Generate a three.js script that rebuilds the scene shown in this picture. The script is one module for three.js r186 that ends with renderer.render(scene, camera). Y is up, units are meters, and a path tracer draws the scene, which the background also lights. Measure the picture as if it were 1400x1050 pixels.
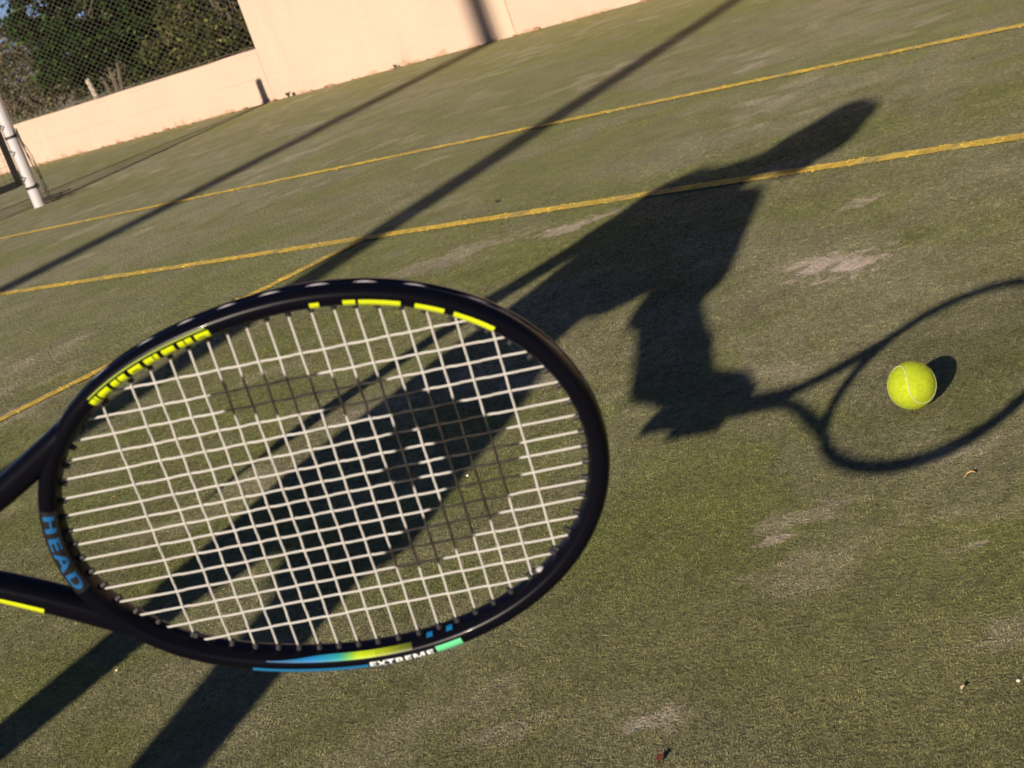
import * as THREE from 'three';
import { mergeGeometries, toCreasedNormals } from 'three/addons/utils/BufferGeometryUtils.js';

// ---------------------------------------------------------------- camera, sky, sun, exposure
// world = tennis court axes: x along the sidelines, z across the court, the perimeter wall at z = -8.17
const V3 = THREE.Vector3;
const scene = new THREE.Scene();
const camera = new THREE.PerspectiveCamera(25.857, 4 / 3, 0.05, 3000);
camera.matrixAutoUpdate = true;
{
  const right = new V3(0.67558, -0.32169, -0.66341), up = new V3(0.02991, 0.91101, -0.41129), back = new V3(0.73668, 0.25802, 0.62508);
  camera.position.set(0, 0.7915, 0);
  camera.quaternion.setFromRotationMatrix(new THREE.Matrix4().makeBasis(right, up, back));
  camera.focus = 2.25;
  camera.userData.fStop = 20;
}
const SUN = new V3(0.32153, 0.32747, 0.88847).normalize();
{ // clear late-afternoon sky: deep blue overhead, pale towards the horizon, a glow round the sun
  const w = 512, h = 256, d = new Float32Array(w * h * 4);
  for (let j = 0, k = 0; j < h; j++) for (let i = 0; i < w; i++, k += 4) {
    const el = ((j + .5) / h - .5) * Math.PI, az = ((i + .5) / w - .5) * 2 * Math.PI, c = Math.cos(el), up = Math.max(0, Math.sin(el));
    const cs = c * Math.cos(az) * SUN.x + Math.sin(el) * SUN.y + c * Math.sin(az) * SUN.z, g = Math.exp((cs - 1) * 14), f = Math.exp(-up * 9);
    const col = [[.008, .25, .5], [.032, .36, .4], [.105, .58, .25]].map(([z, o, s]) => z + (o - z) * f + s * g * .12);
    for (let q = 0; q < 3; q++) d[k + q] = el < 0 ? col[q] * .5 : col[q];
    d[k + 3] = 1;
  }
  const t = new THREE.DataTexture(d, w, h, THREE.RGBAFormat, THREE.FloatType);
  t.mapping = THREE.EquirectangularReflectionMapping; t.magFilter = THREE.LinearFilter; t.minFilter = THREE.LinearFilter; t.needsUpdate = true;
  scene.background = t; scene.environment = t;
}
const sun = new THREE.DirectionalLight(new THREE.Color(1, 0.87, 0.70), 5);
sun.position.copy(SUN).multiplyScalar(40).add(new V3(-6, 0, -4));
sun.target.position.set(-6, 0, -4);
sun.castShadow = true;
sun.shadow.mapSize.set(4096, 4096);
Object.assign(sun.shadow.camera, { left: -14, right: 14, top: 10, bottom: -10, near: 1, far: 90 });
sun.shadow.radius = 1;
scene.add(sun, sun.target);
const renderer = new THREE.WebGLRenderer({ antialias: true });
renderer.toneMapping = THREE.LinearToneMapping;
renderer.toneMappingExposure = 1.5;
renderer.shadowMap.enabled = true;

// ---------------------------------------------------------------- helpers
function rng(seed) { let s = seed >>> 0; return () => { s = (s + 0x6d2b79f5) | 0; let t = Math.imul(s ^ (s >>> 15), 1 | s); t = (t + Math.imul(t ^ (t >>> 7), 61 | t)) ^ t; return ((t ^ (t >>> 14)) >>> 0) / 4294967296; }; }
const LAT = new Float32Array(65536);
{ const r = rng(77); for (let i = 0; i < 65536; i++) LAT[i] = r(); }
function vn(x, y) {
  const xi = Math.floor(x), yi = Math.floor(y); let fx = x - xi, fy = y - yi;
  fx = fx * fx * (3 - 2 * fx); fy = fy * fy * (3 - 2 * fy);
  const x0 = xi & 255, x1 = (xi + 1) & 255, y0 = (yi & 255) << 8, y1 = ((yi + 1) & 255) << 8;
  const a = LAT[y0 | x0], b = LAT[y0 | x1], c = LAT[y1 | x0], d = LAT[y1 | x1];
  return a + (b - a) * fx + (c - a) * fy + (a - b - c + d) * fx * fy;
}
function fbm(x, y, o) { let s = 0, a = 0.5, t = 0; for (let i = 0; i < o; i++) { s += a * vn(x, y); t += a; a *= 0.5; const nx = x * 1.62 - y * 1.18 + 17.3; y = x * 1.18 + y * 1.62 + 5.7; x = nx; } return s / t; }
const sst = (a, b, x) => { const t = Math.min(1, Math.max(0, (x - a) / (b - a))); return t * t * (3 - 2 * t); };
const lerp = (a, b, t) => a + (b - a) * t;
const used = {};
function numbered(n) { if (!(n in used)) { used[n] = 0; return n; } used[n]++; return n + '_' + String(used[n]).padStart(3, '0'); }
function mesh(name, geo, mat, parent) {
  const m = new THREE.Mesh(geo, mat); m.name = parent ? name : numbered(name);
  m.castShadow = m.receiveShadow = true; (parent || scene).add(m); return m;
}
function tag(o, label, category, group) { o.userData.label = label; o.userData.category = category; if (group) o.userData.group = group; return o; }
function structure(o) { o.userData.kind = 'structure'; return o; }
function base(name, pos) { const g = new THREE.Group(); g.name = numbered(name); g.position.set(...pos); scene.add(g); return g; }
function dataTex(w, h, fill, srgb) {
  const d = new Uint8Array(w * h * 4); fill(d);
  const t = new THREE.DataTexture(d, w, h, THREE.RGBAFormat);
  t.magFilter = THREE.LinearFilter; t.minFilter = THREE.LinearMipmapLinearFilter; t.generateMipmaps = true;
  t.wrapS = t.wrapT = THREE.RepeatWrapping; if (srgb) t.colorSpace = THREE.SRGBColorSpace; t.needsUpdate = true; return t;
}
const enc = (v) => { v = Math.min(1, Math.max(0, v)); return Math.round(255 * (v <= 0.0031308 ? v * 12.92 : 1.055 * Math.pow(v, 1 / 2.4) - 0.055)); };
const lin = (r, g, b) => new THREE.Color().setRGB(r, g, b);
// tube through points with a radius per point
function tube(pts, rad, seg = 8, closed = false) {
  const P = [], I = [], n = pts.length; let nrm = null;
  for (let i = 0; i < n; i++) {
    const a = pts[closed ? (i - 1 + n) % n : Math.max(0, i - 1)], b = pts[closed ? (i + 1) % n : Math.min(n - 1, i + 1)];
    const t = b.clone().sub(a).normalize();
    if (!nrm) nrm = Math.abs(t.y) < 0.9 ? new V3(0, 1, 0) : new V3(1, 0, 0);
    nrm = nrm.clone().sub(t.clone().multiplyScalar(nrm.dot(t))).normalize();
    const bi = t.clone().cross(nrm), r = typeof rad === 'number' ? rad : rad(i / (n - 1), i);
    for (let k = 0; k < seg; k++) { const c = Math.cos(k / seg * 6.28318), s = Math.sin(k / seg * 6.28318); P.push(pts[i].x + r * (c * nrm.x + s * bi.x), pts[i].y + r * (c * nrm.y + s * bi.y), pts[i].z + r * (c * nrm.z + s * bi.z)); }
  }
  const rows = closed ? n : n - 1;
  for (let i = 0; i < rows; i++) for (let k = 0; k < seg; k++) { const a = i * seg + k, b = i * seg + (k + 1) % seg, c = ((i + 1) % n) * seg + k, d = ((i + 1) % n) * seg + (k + 1) % seg; I.push(a, b, c, b, d, c); }
  if (!closed) { for (const [o, f] of [[0, 1], [(n - 1) * seg, 0]]) for (let k = 1; k < seg - 1; k++) f ? I.push(o, o + k + 1, o + k) : I.push(o, o + k, o + k + 1); }
  const g = new THREE.BufferGeometry(); g.setAttribute('position', new THREE.Float32BufferAttribute(P, 3)); g.setIndex(I); g.computeVertexNormals(); return g;
}

// ---------------------------------------------------------------- turf: one colour field in court coordinates
const SAND = [[-1.90, -2.455, .075, .055, .9], [-1.83, -2.405, .055, .065, 1], [-1.955, -2.45, .06, .035, .8], [-3.057, -2.971, .07, .06, .65], [-2.073, -2.835, .04, .035, .55], [-1.269, -1.448, .045, .022, .34], [-1.262, -1.397, .026, .010, .6], [-1.191, -1.349, .05, .022, .25], [-1.161, -1.004, .03, .024, .45], [-1.022, -1.391, .03, .010, .4], [-3.389, -2.831, .2, .08, .3], [-1.167, -1.628, .05, .03, .22], [-1.315, -.955, .05, .02, .2], [-.87, -1.24, .05, .03, .22]];
const out = [0, 0, 0, 0];
function field(x, z) { // linear albedo of the carpet and how much sand lies in it
  const wx = x + 0.25 * (vn(x * 1.7 + 9, z * 1.7) - .5), wz = z + 0.25 * (vn(x * 1.7, z * 1.7 + 31) - .5);
  const big = fbm(wx * .55 + 40, wz * .55 + 12, 3), mid = fbm(wx * 2.3 + 3, wz * 2.3 + 70, 4), fin = fbm(x * 13 + 8, z * 13 + 2, 3);
  const worn = sst(.42, .66, big * .55 + mid * .45 + (fin - .5) * .22) ;
  const green = sst(.52, .68, fbm(wx * 1.3 + 90, wz * 1.3 + 55, 3) + (fin - .5) * .16);
  const sw = fbm(wx * 5.5 + 11 + 2 * mid, wz * 5.5 + 60, 4), moss = sst(.56, .70, sw), grey = sst(.46, .32, sw);
  const nearWall = sst(-6.3, -8.0, z + (mid - .5) * 1.2);
  let r = .178, g = .176, b = .068;
  r = lerp(r, .222, worn); g = lerp(g, .212, worn); b = lerp(b, .112, worn);
  r = lerp(r, .158, green * .75); g = lerp(g, .172, green * .75); b = lerp(b, .040, green * .75);
  r = lerp(r, .225, nearWall * .45); g = lerp(g, .205, nearWall * .45); b = lerp(b, .06, nearWall * .45);
  r = lerp(r, .155, moss * .5); g = lerp(g, .172, moss * .5); b = lerp(b, .040, moss * .5);
  r = lerp(r, .215, grey * .45); g = lerp(g, .203, grey * .45); b = lerp(b, .118, grey * .45);
  let s = 0;
  const rag = (fbm(x * 40, z * 40 + 4, 4) - .5) * 2.2 + (fin - .5) * 1.7;
  for (const [sx, sz, a, c, k] of SAND) { const dx = x - sx, dz = z - sz; if (dx * dx + dz * dz > .3) continue; const u = dx * .76 - dz * .65, w = dx * .65 + dz * .76; const q = Math.hypot(u / a, w / c) + rag; s = Math.max(s, k * (1 - sst(.35, 1.45, q))); }
  s = Math.max(s, .22 * sst(.66, .84, fbm(x * 3.1 + 200, z * 3.1 + 100, 4) + (fin - .5) * .3));
  r = lerp(r, .60, s * .85); g = lerp(g, .48, s * .85); b = lerp(b, .41, s * .85);
  const v = .82 + .36 * fin; out[0] = r * v; out[1] = g * v; out[2] = b * v; out[3] = s; return out;
}
function turfMap(x0, z0, sx, sz, w, h, grain) {
  const r = rng(w + h + Math.round(sx * 10));
  return dataTex(w, h, (d) => {
    for (let j = 0, k = 0; j < h; j++) for (let i = 0; i < w; i++, k += 4) {
      const c = field(x0 + (i + .5) / w * sx, z0 + (j + .5) / h * sz), v = 1 + grain * (r() - .5);
      d[k] = enc(c[0] * v); d[k + 1] = enc(c[1] * v); d[k + 2] = enc(c[2] * v); d[k + 3] = 255;
    }
  }, true);
}
const grainBump = dataTex(512, 512, (d) => { const r = rng(5); for (let j = 0, k = 0; j < 512; j++) for (let i = 0; i < 512; i++, k += 4) { d[k] = d[k + 1] = d[k + 2] = 255 * (.55 * r() + .45 * vn(i * .5, j * .5)); d[k + 3] = 255; } });
function turfMaterial(map, sx, sz, tile, scale) {
  const b = grainBump.clone(); b.repeat.set(sx / tile, sz / tile); b.needsUpdate = true;
  return new THREE.MeshStandardMaterial({ map, roughness: 1, bumpMap: b, bumpScale: scale });
}
function sheet(x0, z0, x1, z1, y, holes = [], uvBox) { // flat rectangle with rectangular holes
  const s = new THREE.Shape([new THREE.Vector2(x0, -z0), new THREE.Vector2(x1, -z0), new THREE.Vector2(x1, -z1), new THREE.Vector2(x0, -z1)]);
  for (const [a, b, c, d] of holes) s.holes.push(new THREE.Path([new THREE.Vector2(a, -b), new THREE.Vector2(a, -d), new THREE.Vector2(c, -d), new THREE.Vector2(c, -b)]));
  const g = new THREE.ShapeGeometry(s); g.rotateX(-Math.PI / 2); g.translate(0, y, 0);
  const p = g.attributes.position, uv = g.attributes.uv, [a, b, c, d] = uvBox || [x0, z0, x1, z1];
  for (let i = 0; i < p.count; i++) uv.setXY(i, (p.getX(i) - a) / (c - a), (p.getZ(i) - b) / (d - b));
  return g;
}
const NEAR = [-4.1, -4.1, -.3, -.3], MID = [-11.5, -8.6, 1.5, 1.5], FAR = [-26, -8.6, 14, 14];
structure(mesh('turf', sheet(...NEAR, 0), turfMaterial(turfMap(NEAR[0], NEAR[1], 3.8, 3.8, 2048, 2048, .5), 3.8, 3.8, .75, .004))).userData.label = 'olive green worn tennis court carpet in the foreground';
structure(mesh('turf', sheet(...MID, 0, [NEAR]), turfMaterial(turfMap(MID[0], MID[1], 13, 10.1, 2048, 2048, .42), 13, 10.1, 1.6, .007))).userData.label = 'olive green worn tennis court carpet in the middle distance';
structure(mesh('turf', sheet(...FAR, 0, [MID]), turfMaterial(turfMap(FAR[0], FAR[1], 40, 22.6, 2048, 1024, .4), 40, 22.6, 3, .01))).userData.label = 'olive green worn tennis court carpet at the far side';
{
  const t = dataTex(512, 512, (d) => { for (let j = 0, k = 0; j < 512; j++) for (let i = 0; i < 512; i++, k += 4) { const a = Math.abs(i - 256) / 256, e = fbm(i * .05, j * .05, 5); d[k] = enc(.16 + .16 * e); d[k + 1] = enc(.13 + .14 * e); d[k + 2] = enc(.07 + .09 * e); d[k + 3] = 255; } }, true);
  t.repeat.set(700, 700);
  structure(mesh('ground', sheet(-1200, -1200, 1200, 1200, -.012), new THREE.MeshStandardMaterial({ map: t, roughness: 1 })));
}

// ---------------------------------------------------------------- court lines (0.05 m, laid in the carpet)
const LW = .026;
const lineMat = () => {
  const t = dataTex(1024, 64, (d) => { const r = rng(9); for (let j = 0, k = 0; j < 64; j++) for (let i = 0; i < 1024; i++, k += 4) { const e = fbm(i * .06, j * .12, 4), w = sst(.46, .68, fbm(i * .03 + 50, j * .06, 4)), v = .68 + .56 * e + .3 * (r() - .5); d[k] = enc(lerp(.66, .40, w) * v); d[k + 1] = enc(lerp(.46, .31, w) * v); d[k + 2] = enc(lerp(.06, .11, w) * v); d[k + 3] = 255; } }, true);
  return new THREE.MeshStandardMaterial({ map: t, roughness: 1 });
};
function raggedLine(name, label, a, b, along, half) { // a sheet with slightly frayed edges
  const n = Math.ceil(Math.abs(b - a) / .012), P = [], U = [], I = [];
  for (let i = 0; i <= n; i++) {
    const s = a + (b - a) * i / n;
    for (const e of [-1, 1]) {
      const o = e * (half + .003 * (fbm(s * 60 + e * 40, e * 9, 2) - .5) + .008 * (fbm(s * 7 + e * 90, 3, 2) - .5));
      P.push(...along(s, o)); U.push(s / 1.2, e < 0 ? 0 : .06);
    }
    if (i) { const k = i * 2; I.push(k - 2, k, k - 1, k - 1, k, k + 1); }
  }
  const g = new THREE.BufferGeometry(); g.setAttribute('position', new THREE.Float32BufferAttribute(P, 3)); g.setAttribute('uv', new THREE.Float32BufferAttribute(U, 2)); g.setIndex(I); g.computeVertexNormals();
  const m = structure(mesh(name, g, lineMat())); m.userData.label = label; return m;
}
const LINES = [{ z: -4.497, x0: -22, x1: 2 }, { z: -3.169, x0: -22, x1: 2 }];
const line1 = raggedLine('court_line', 'yellow outer sideline, the farther of the two long lines', -22, 2, (s, o) => [s, .003, -4.497 - o], LW);
const line2 = raggedLine('court_line', 'yellow inner sideline, crossed by the shadow of the person', -22, 2, (s, o) => [s, .003, -3.169 - o], LW);
const line3 = raggedLine('court_line', 'yellow service line meeting the inner sideline at a T', -3.169 + LW + .002, 3, (s, o) => [-4.163 + o, .003, s], LW);
const onLine = (x, z) => (Math.abs(z + 4.497) < LW ? 1 : Math.abs(z + 3.169) < LW ? 2 : (z > -3.14 && Math.abs(x + 4.163) < LW) ? 3 : 0);

// ---------------------------------------------------------------- carpet fibres (stuff)
{
  const R = rng(321), P = [], N = [], I = [];
  const tuft = (n, h, w, lean) => {
    const P = [], I = [];
    for (let i = 0; i < n; i++) {
      const a = R() * 6.283, ca = Math.cos(a), sa = Math.sin(a), l = lean * (.3 + R()), b = (R() - .5) * .0045, c = (R() - .5) * .0045, hh = h * (.6 + .6 * R()), tw = (R() - .5) * 1.2;
      const o = P.length / 3, row = (t, ww) => { const dx = ca * l * t * t, dz = sa * l * t * t, qx = -Math.sin(a + tw * t), qz = Math.cos(a + tw * t); P.push(b + dx - qx * ww, hh * t * (1 - .25 * t), c + dz - qz * ww, b + dx + qx * ww, hh * t * (1 - .25 * t), c + dz + qz * ww); };
      row(0, w); row(.6, w * .9); row(1, w * .35);
      I.push(o, o + 1, o + 2, o + 1, o + 3, o + 2, o + 2, o + 3, o + 4, o + 3, o + 5, o + 4);
    }
    const g = new THREE.BufferGeometry(); g.setAttribute('position', new THREE.Float32BufferAttribute(P, 3)); g.setIndex(I); g.computeVertexNormals(); return g;
  };
  const fwd = [-.7625, -.647], side = [.7125, -.7017];
  function scatter(count, seed, d0, d1, geo, name, label, want, scale0) {
    const r = rng(seed), list = [];
    const mat = new THREE.MeshStandardMaterial({ roughness: .9, side: THREE.DoubleSide });
    let tries = 0;
    while (list.length < count && tries++ < count * 12) {
      const d = d0 * Math.pow(d1 / d0, r()), lat = (r() - .5) * (d * .66 + .9) - .05 * d; // density falls as the square of the distance
      const x = fwd[0] * d + side[0] * lat, z = fwd[1] * d + side[1] * lat;
      if (z < -8.1 || (!want && r() < sst(3, 6, d))) continue;
      const L = onLine(x, z); if (want ? !L : L) continue;
      list.push([x, z, d]);
    }
    const im = new THREE.InstancedMesh(geo, mat, list.length), m = new THREE.Matrix4(), q = new THREE.Quaternion(), Y = new V3(0, 1, 0), c = new THREE.Color(), p = new V3(), s = new V3();
    list.forEach(([x, z, d], i) => {
      const f = field(x, z), k = f[3]; q.setFromAxisAngle(Y, r() * 6.283);
      const gs = scale0 * (.75 + .5 * r()) * Math.pow(Math.max(1, d / 1.6), .3);
      s.set(gs, gs * (1 - .35 * k) * (.6 + .8 * r()), gs); p.set(x, want ? .0015 : -.001, z);
      im.setMatrixAt(i, m.compose(p, q, s));
      let v = .46 + 1.25 * Math.pow(r(), 1.5); const st = r() < .10 ? .5 : 0;
      if (want) { const w = sst(.44, .62, fbm(x * 9, z * 9 + 5, 3)) * .8; c.setRGB(lerp(.66, .34, w) * v, lerp(.46, .29, w) * v, lerp(.06, .11, w) * v); }
      else { v *= .99; c.setRGB(lerp(f[0] * v, .36, st * .55), lerp(f[1] * v, .32, st * .55), lerp(f[2] * v, .19, st * .55)); }
      im.setColorAt(i, c);
    });
    im.name = numbered(name); im.castShadow = im.receiveShadow = true; im.userData.kind = 'stuff'; tag(im, label, want ? 'court line' : 'grass'); scene.add(im);
  }
  scatter(640000, 11, 1.15, 6, tuft(6, .0025, .00031, .0036), 'carpet_pile', 'short olive green synthetic grass pile covering the court', false, 1);
  scatter(26000, 12, 2.2, 9, tuft(4, .003, .0006, .004), 'line_pile', 'short yellow synthetic grass pile along the painted court lines', true, 1);
}

// ---------------------------------------------------------------- perimeter wall
const wallTex = (sx, sz, seed) => {
  const w = 1024, h = 512, r = rng(seed);
  const map = dataTex(w, h, (d) => {
    for (let j = 0, k = 0; j < h; j++) for (let i = 0; i < w; i++, k += 4) {
      const x = i / w * sx, y = j / h * sz, e = fbm(x * 2.2 + seed, y * 2.2, 5), f = fbm(x * 22 + seed, y * 22, 3), st = sst(.60, .78, fbm(x * 7 + seed, y * .8, 4));
      const dirt = sst(.5, .62, fbm(x * 9 + seed, y * 16 + 4, 4) - y * 5.5 + .06), pale = sst(.64, .74, fbm(x * 3.4 + seed * 2, y * .5 + 7, 3));
      const v = (.93 + .1 * e + .05 * (f - .5) + .03 * (r() - .5)) * (1 - .05 * st);
      let R = .53 * v, G = .385 * v, B = .30 * v;
      R = lerp(R, .36, dirt * .6); G = lerp(G, .21, dirt * .6); B = lerp(B, .11, dirt * .6);
      R = lerp(R, .56, pale * .25); G = lerp(G, .42, pale * .25); B = lerp(B, .32, pale * .25);
      d[k] = enc(R); d[k + 1] = enc(G); d[k + 2] = enc(B); d[k + 3] = 255;
    }
  }, true);
  const bump = dataTex(w, h, (d) => {
    for (let j = 0, k = 0; j < h; j++) for (let i = 0; i < w; i++, k += 4) {
      const x = i / w * sx, y = j / h * sz, row = Math.floor(y / .2), fy = Math.abs(y / .2 - Math.round(y / .2)) * .2, fx0 = x / .4 + (row & 1) * .5, fx = Math.abs(fx0 - Math.round(fx0)) * .4;
      const seam = Math.max(1 - sst(0, .007, fy), .8 * (1 - sst(0, .007, fx))) * sst(.42, .62, fbm(x * 1.7 + seed, y * 1.7 + 3, 3));
      const v = .55 + .3 * fbm(x * 30, y * 30, 3) + .1 * fbm(x * 4, y * 4, 3) - .35 * seam; d[k] = d[k + 1] = d[k + 2] = 255 * v; d[k + 3] = 255;
    }
  });
  return new THREE.MeshStandardMaterial({ map, bumpMap: bump, bumpScale: .007, roughness: .92 });
};
function wallBlock(name, x0, x1, h, thick, mat, seed, parent) { // rendered block wall: front slightly uneven, its foot eroded
  const g = new THREE.BoxGeometry(x1 - x0, h + .05, thick, Math.ceil((x1 - x0) / .04), Math.ceil(h / .04), 1), p = g.attributes.position, uv = g.attributes.uv;
  for (let i = 0; i < p.count; i++) {
    const x = p.getX(i) + (x0 + x1) / 2, y = p.getY(i) + h / 2 - .025;
    if (p.getZ(i) > 0) p.setZ(i, p.getZ(i) + .006 * (fbm(x * 1.3 + seed, y * 1.3, 3) - .5) - .012 * sst(.06, 0, y) * fbm(x * 11 + seed, 2, 3));
    if (y > h - .01) p.setY(i, p.getY(i) + .012 * (fbm(x * 2.4 + seed, 8, 3) - .5));
    uv.setXY(i, (x - x0) / (x1 - x0), Math.max(0, y) / h);
  }
  g.translate((x0 + x1) / 2, h / 2 - .025, -thick / 2); g.computeVertexNormals();
  return mesh(name, g, mat, parent);
}
{
  const low = base('low_wall', [0, 0, -8.174]);
  tag(low, 'low peach plastered wall under the chain link fence', 'wall');
  wallBlock('wall_face', -23, -11.26, .437, .2, wallTex(11.74, .437, 3), 3, low);
  const tall = base('tall_wall', [0, 0, -8.174]);
  tag(tall, 'tall peach plastered wall lit by the sun, right of the fence', 'wall');
  wallBlock('wall_face', -11.25, 9, 2.7, .22, wallTex(20.25, 2.7, 8), 8, tall).position.z = .004;
  const strip = wallBlock('plaster_repair', -.09, .09, .9, .03, new THREE.MeshStandardMaterial({ color: lin(.56, .41, .31), roughness: .95 }), 4, tall);
  strip.position.set(-8.44, 0, .018);
  // crumbs of plaster and soil along the foot of the wall
  const R = rng(40), parts = [];
  for (let i = 0; i < 240; i++) { const s = .006 + .02 * R() * R(), g = new THREE.IcosahedronGeometry(s, 0); g.scale(1 + R(), .5 + .4 * R(), 1); g.rotateY(R() * 6); g.translate(-19 + R() * 14, s * .2, -8.165 + .015 + R() * R() * .10); parts.push(g); }
  const crumbs = mesh('wall_crumbs', mergeGeometries(parts), new THREE.MeshStandardMaterial({ color: lin(.30, .18, .10), roughness: 1 })); crumbs.userData.kind = 'stuff'; tag(crumbs, 'reddish crumbs of plaster and soil along the wall foot', 'rubble');
}
// little weed growing at the foot of the wall
function weed(x, z, seed, size, label) {
  const R = rng(seed), P = [], I = [];
  for (let i = 0; i < 26; i++) { const a = R() * 6.28, l = size * (.4 + .7 * R()), h = size * (.3 + .8 * R()), w = size * .09, o = P.length / 3, c = Math.cos(a), s = Math.sin(a); P.push(-s * w, 0, c * w, s * w, 0, -c * w, c * l * .5 - s * w, h, s * l * .5 + c * w, c * l * .5 + s * w, h, s * l * .5 - c * w, c * l, h * .9, s * l); I.push(o, o + 1, o + 2, o + 1, o + 3, o + 2, o + 2, o + 3, o + 4); }
  const g = new THREE.BufferGeometry(); g.setAttribute('position', new THREE.Float32BufferAttribute(P, 3)); g.setIndex(I); g.computeVertexNormals();
  const t = base('weed', [x, 0, z]); tag(t, label, 'weed', 'weeds at the foot of the wall'); mesh('leaf_tuft', g, new THREE.MeshStandardMaterial({ color: lin(.09, .1, .03), roughness: .9, side: THREE.DoubleSide }), t);
}
weed(-10.96, -8.10, 3, .05, 'small dark weed at the foot of the tall wall near its left end');
weed(-9.62, -8.12, 4, .035, 'tiny weed at the wall foot left of the soft post shadow');

// ---------------------------------------------------------------- chain link fence on the low wall
{
  const f = base('chain_link_fence', [0, .437, -8.27]);
  tag(f, 'chain link fence standing on the low peach wall', 'fence');
  const wm = new THREE.MeshStandardMaterial({ color: lin(.10, .095, .06), roughness: .8, metalness: 0 });
  const P = [], I = [], H = 2.0, cell = .054, r = .0017;
  for (let wx = -22, col = 0; wx < -11.3; wx += cell, col++) { // each wire zigzags up and hooks into its neighbour
    const n = Math.round(H / .027); let o = -1;
    for (let i = 0; i <= n; i++) {
      const x = wx + ((i + col) & 1 ? cell * 1.01 : -cell * .01), y = .004 + i * .027, z = (i & 1 ? .002 : -.002), b = P.length / 3;
      P.push(x - r, y, z - r, x + r, y, z - r, x + r, y, z + r, x - r, y, z + r);
      if (o >= 0) for (let k = 0; k < 4; k++) { const k2 = (k + 1) % 4; I.push(o + k, o + k2, b + k, o + k2, b + k2, b + k); }
      o = b;
    }
  }
  const g = new THREE.BufferGeometry(); g.setAttribute('position', new THREE.Float32BufferAttribute(P, 3)); g.setIndex(I); g.computeVertexNormals();
  mesh('wire_mesh', g, wm, f).userData.kind = 'stuff';
  for (const y of [.02, 1.0, 1.98]) mesh('tension_wire', tube([new V3(-22, y, .005), new V3(-11.3, y, .005)], .0028, 6), wm, f);
  const pm = new THREE.MeshStandardMaterial({ color: lin(.5, .48, .46), roughness: .5, metalness: .2 });
  for (const x of [-11.315, -18.6]) { const p = mesh('fence_post', new THREE.CylinderGeometry(.022, .022, 2.05, 16), pm, f); p.position.set(x, 1.02, 0); const c = mesh('post_cap', new THREE.SphereGeometry(.025, 12, 8, 0, 6.2832, 0, 1.5708), pm, p); c.position.y = 1.02; }
}

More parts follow.
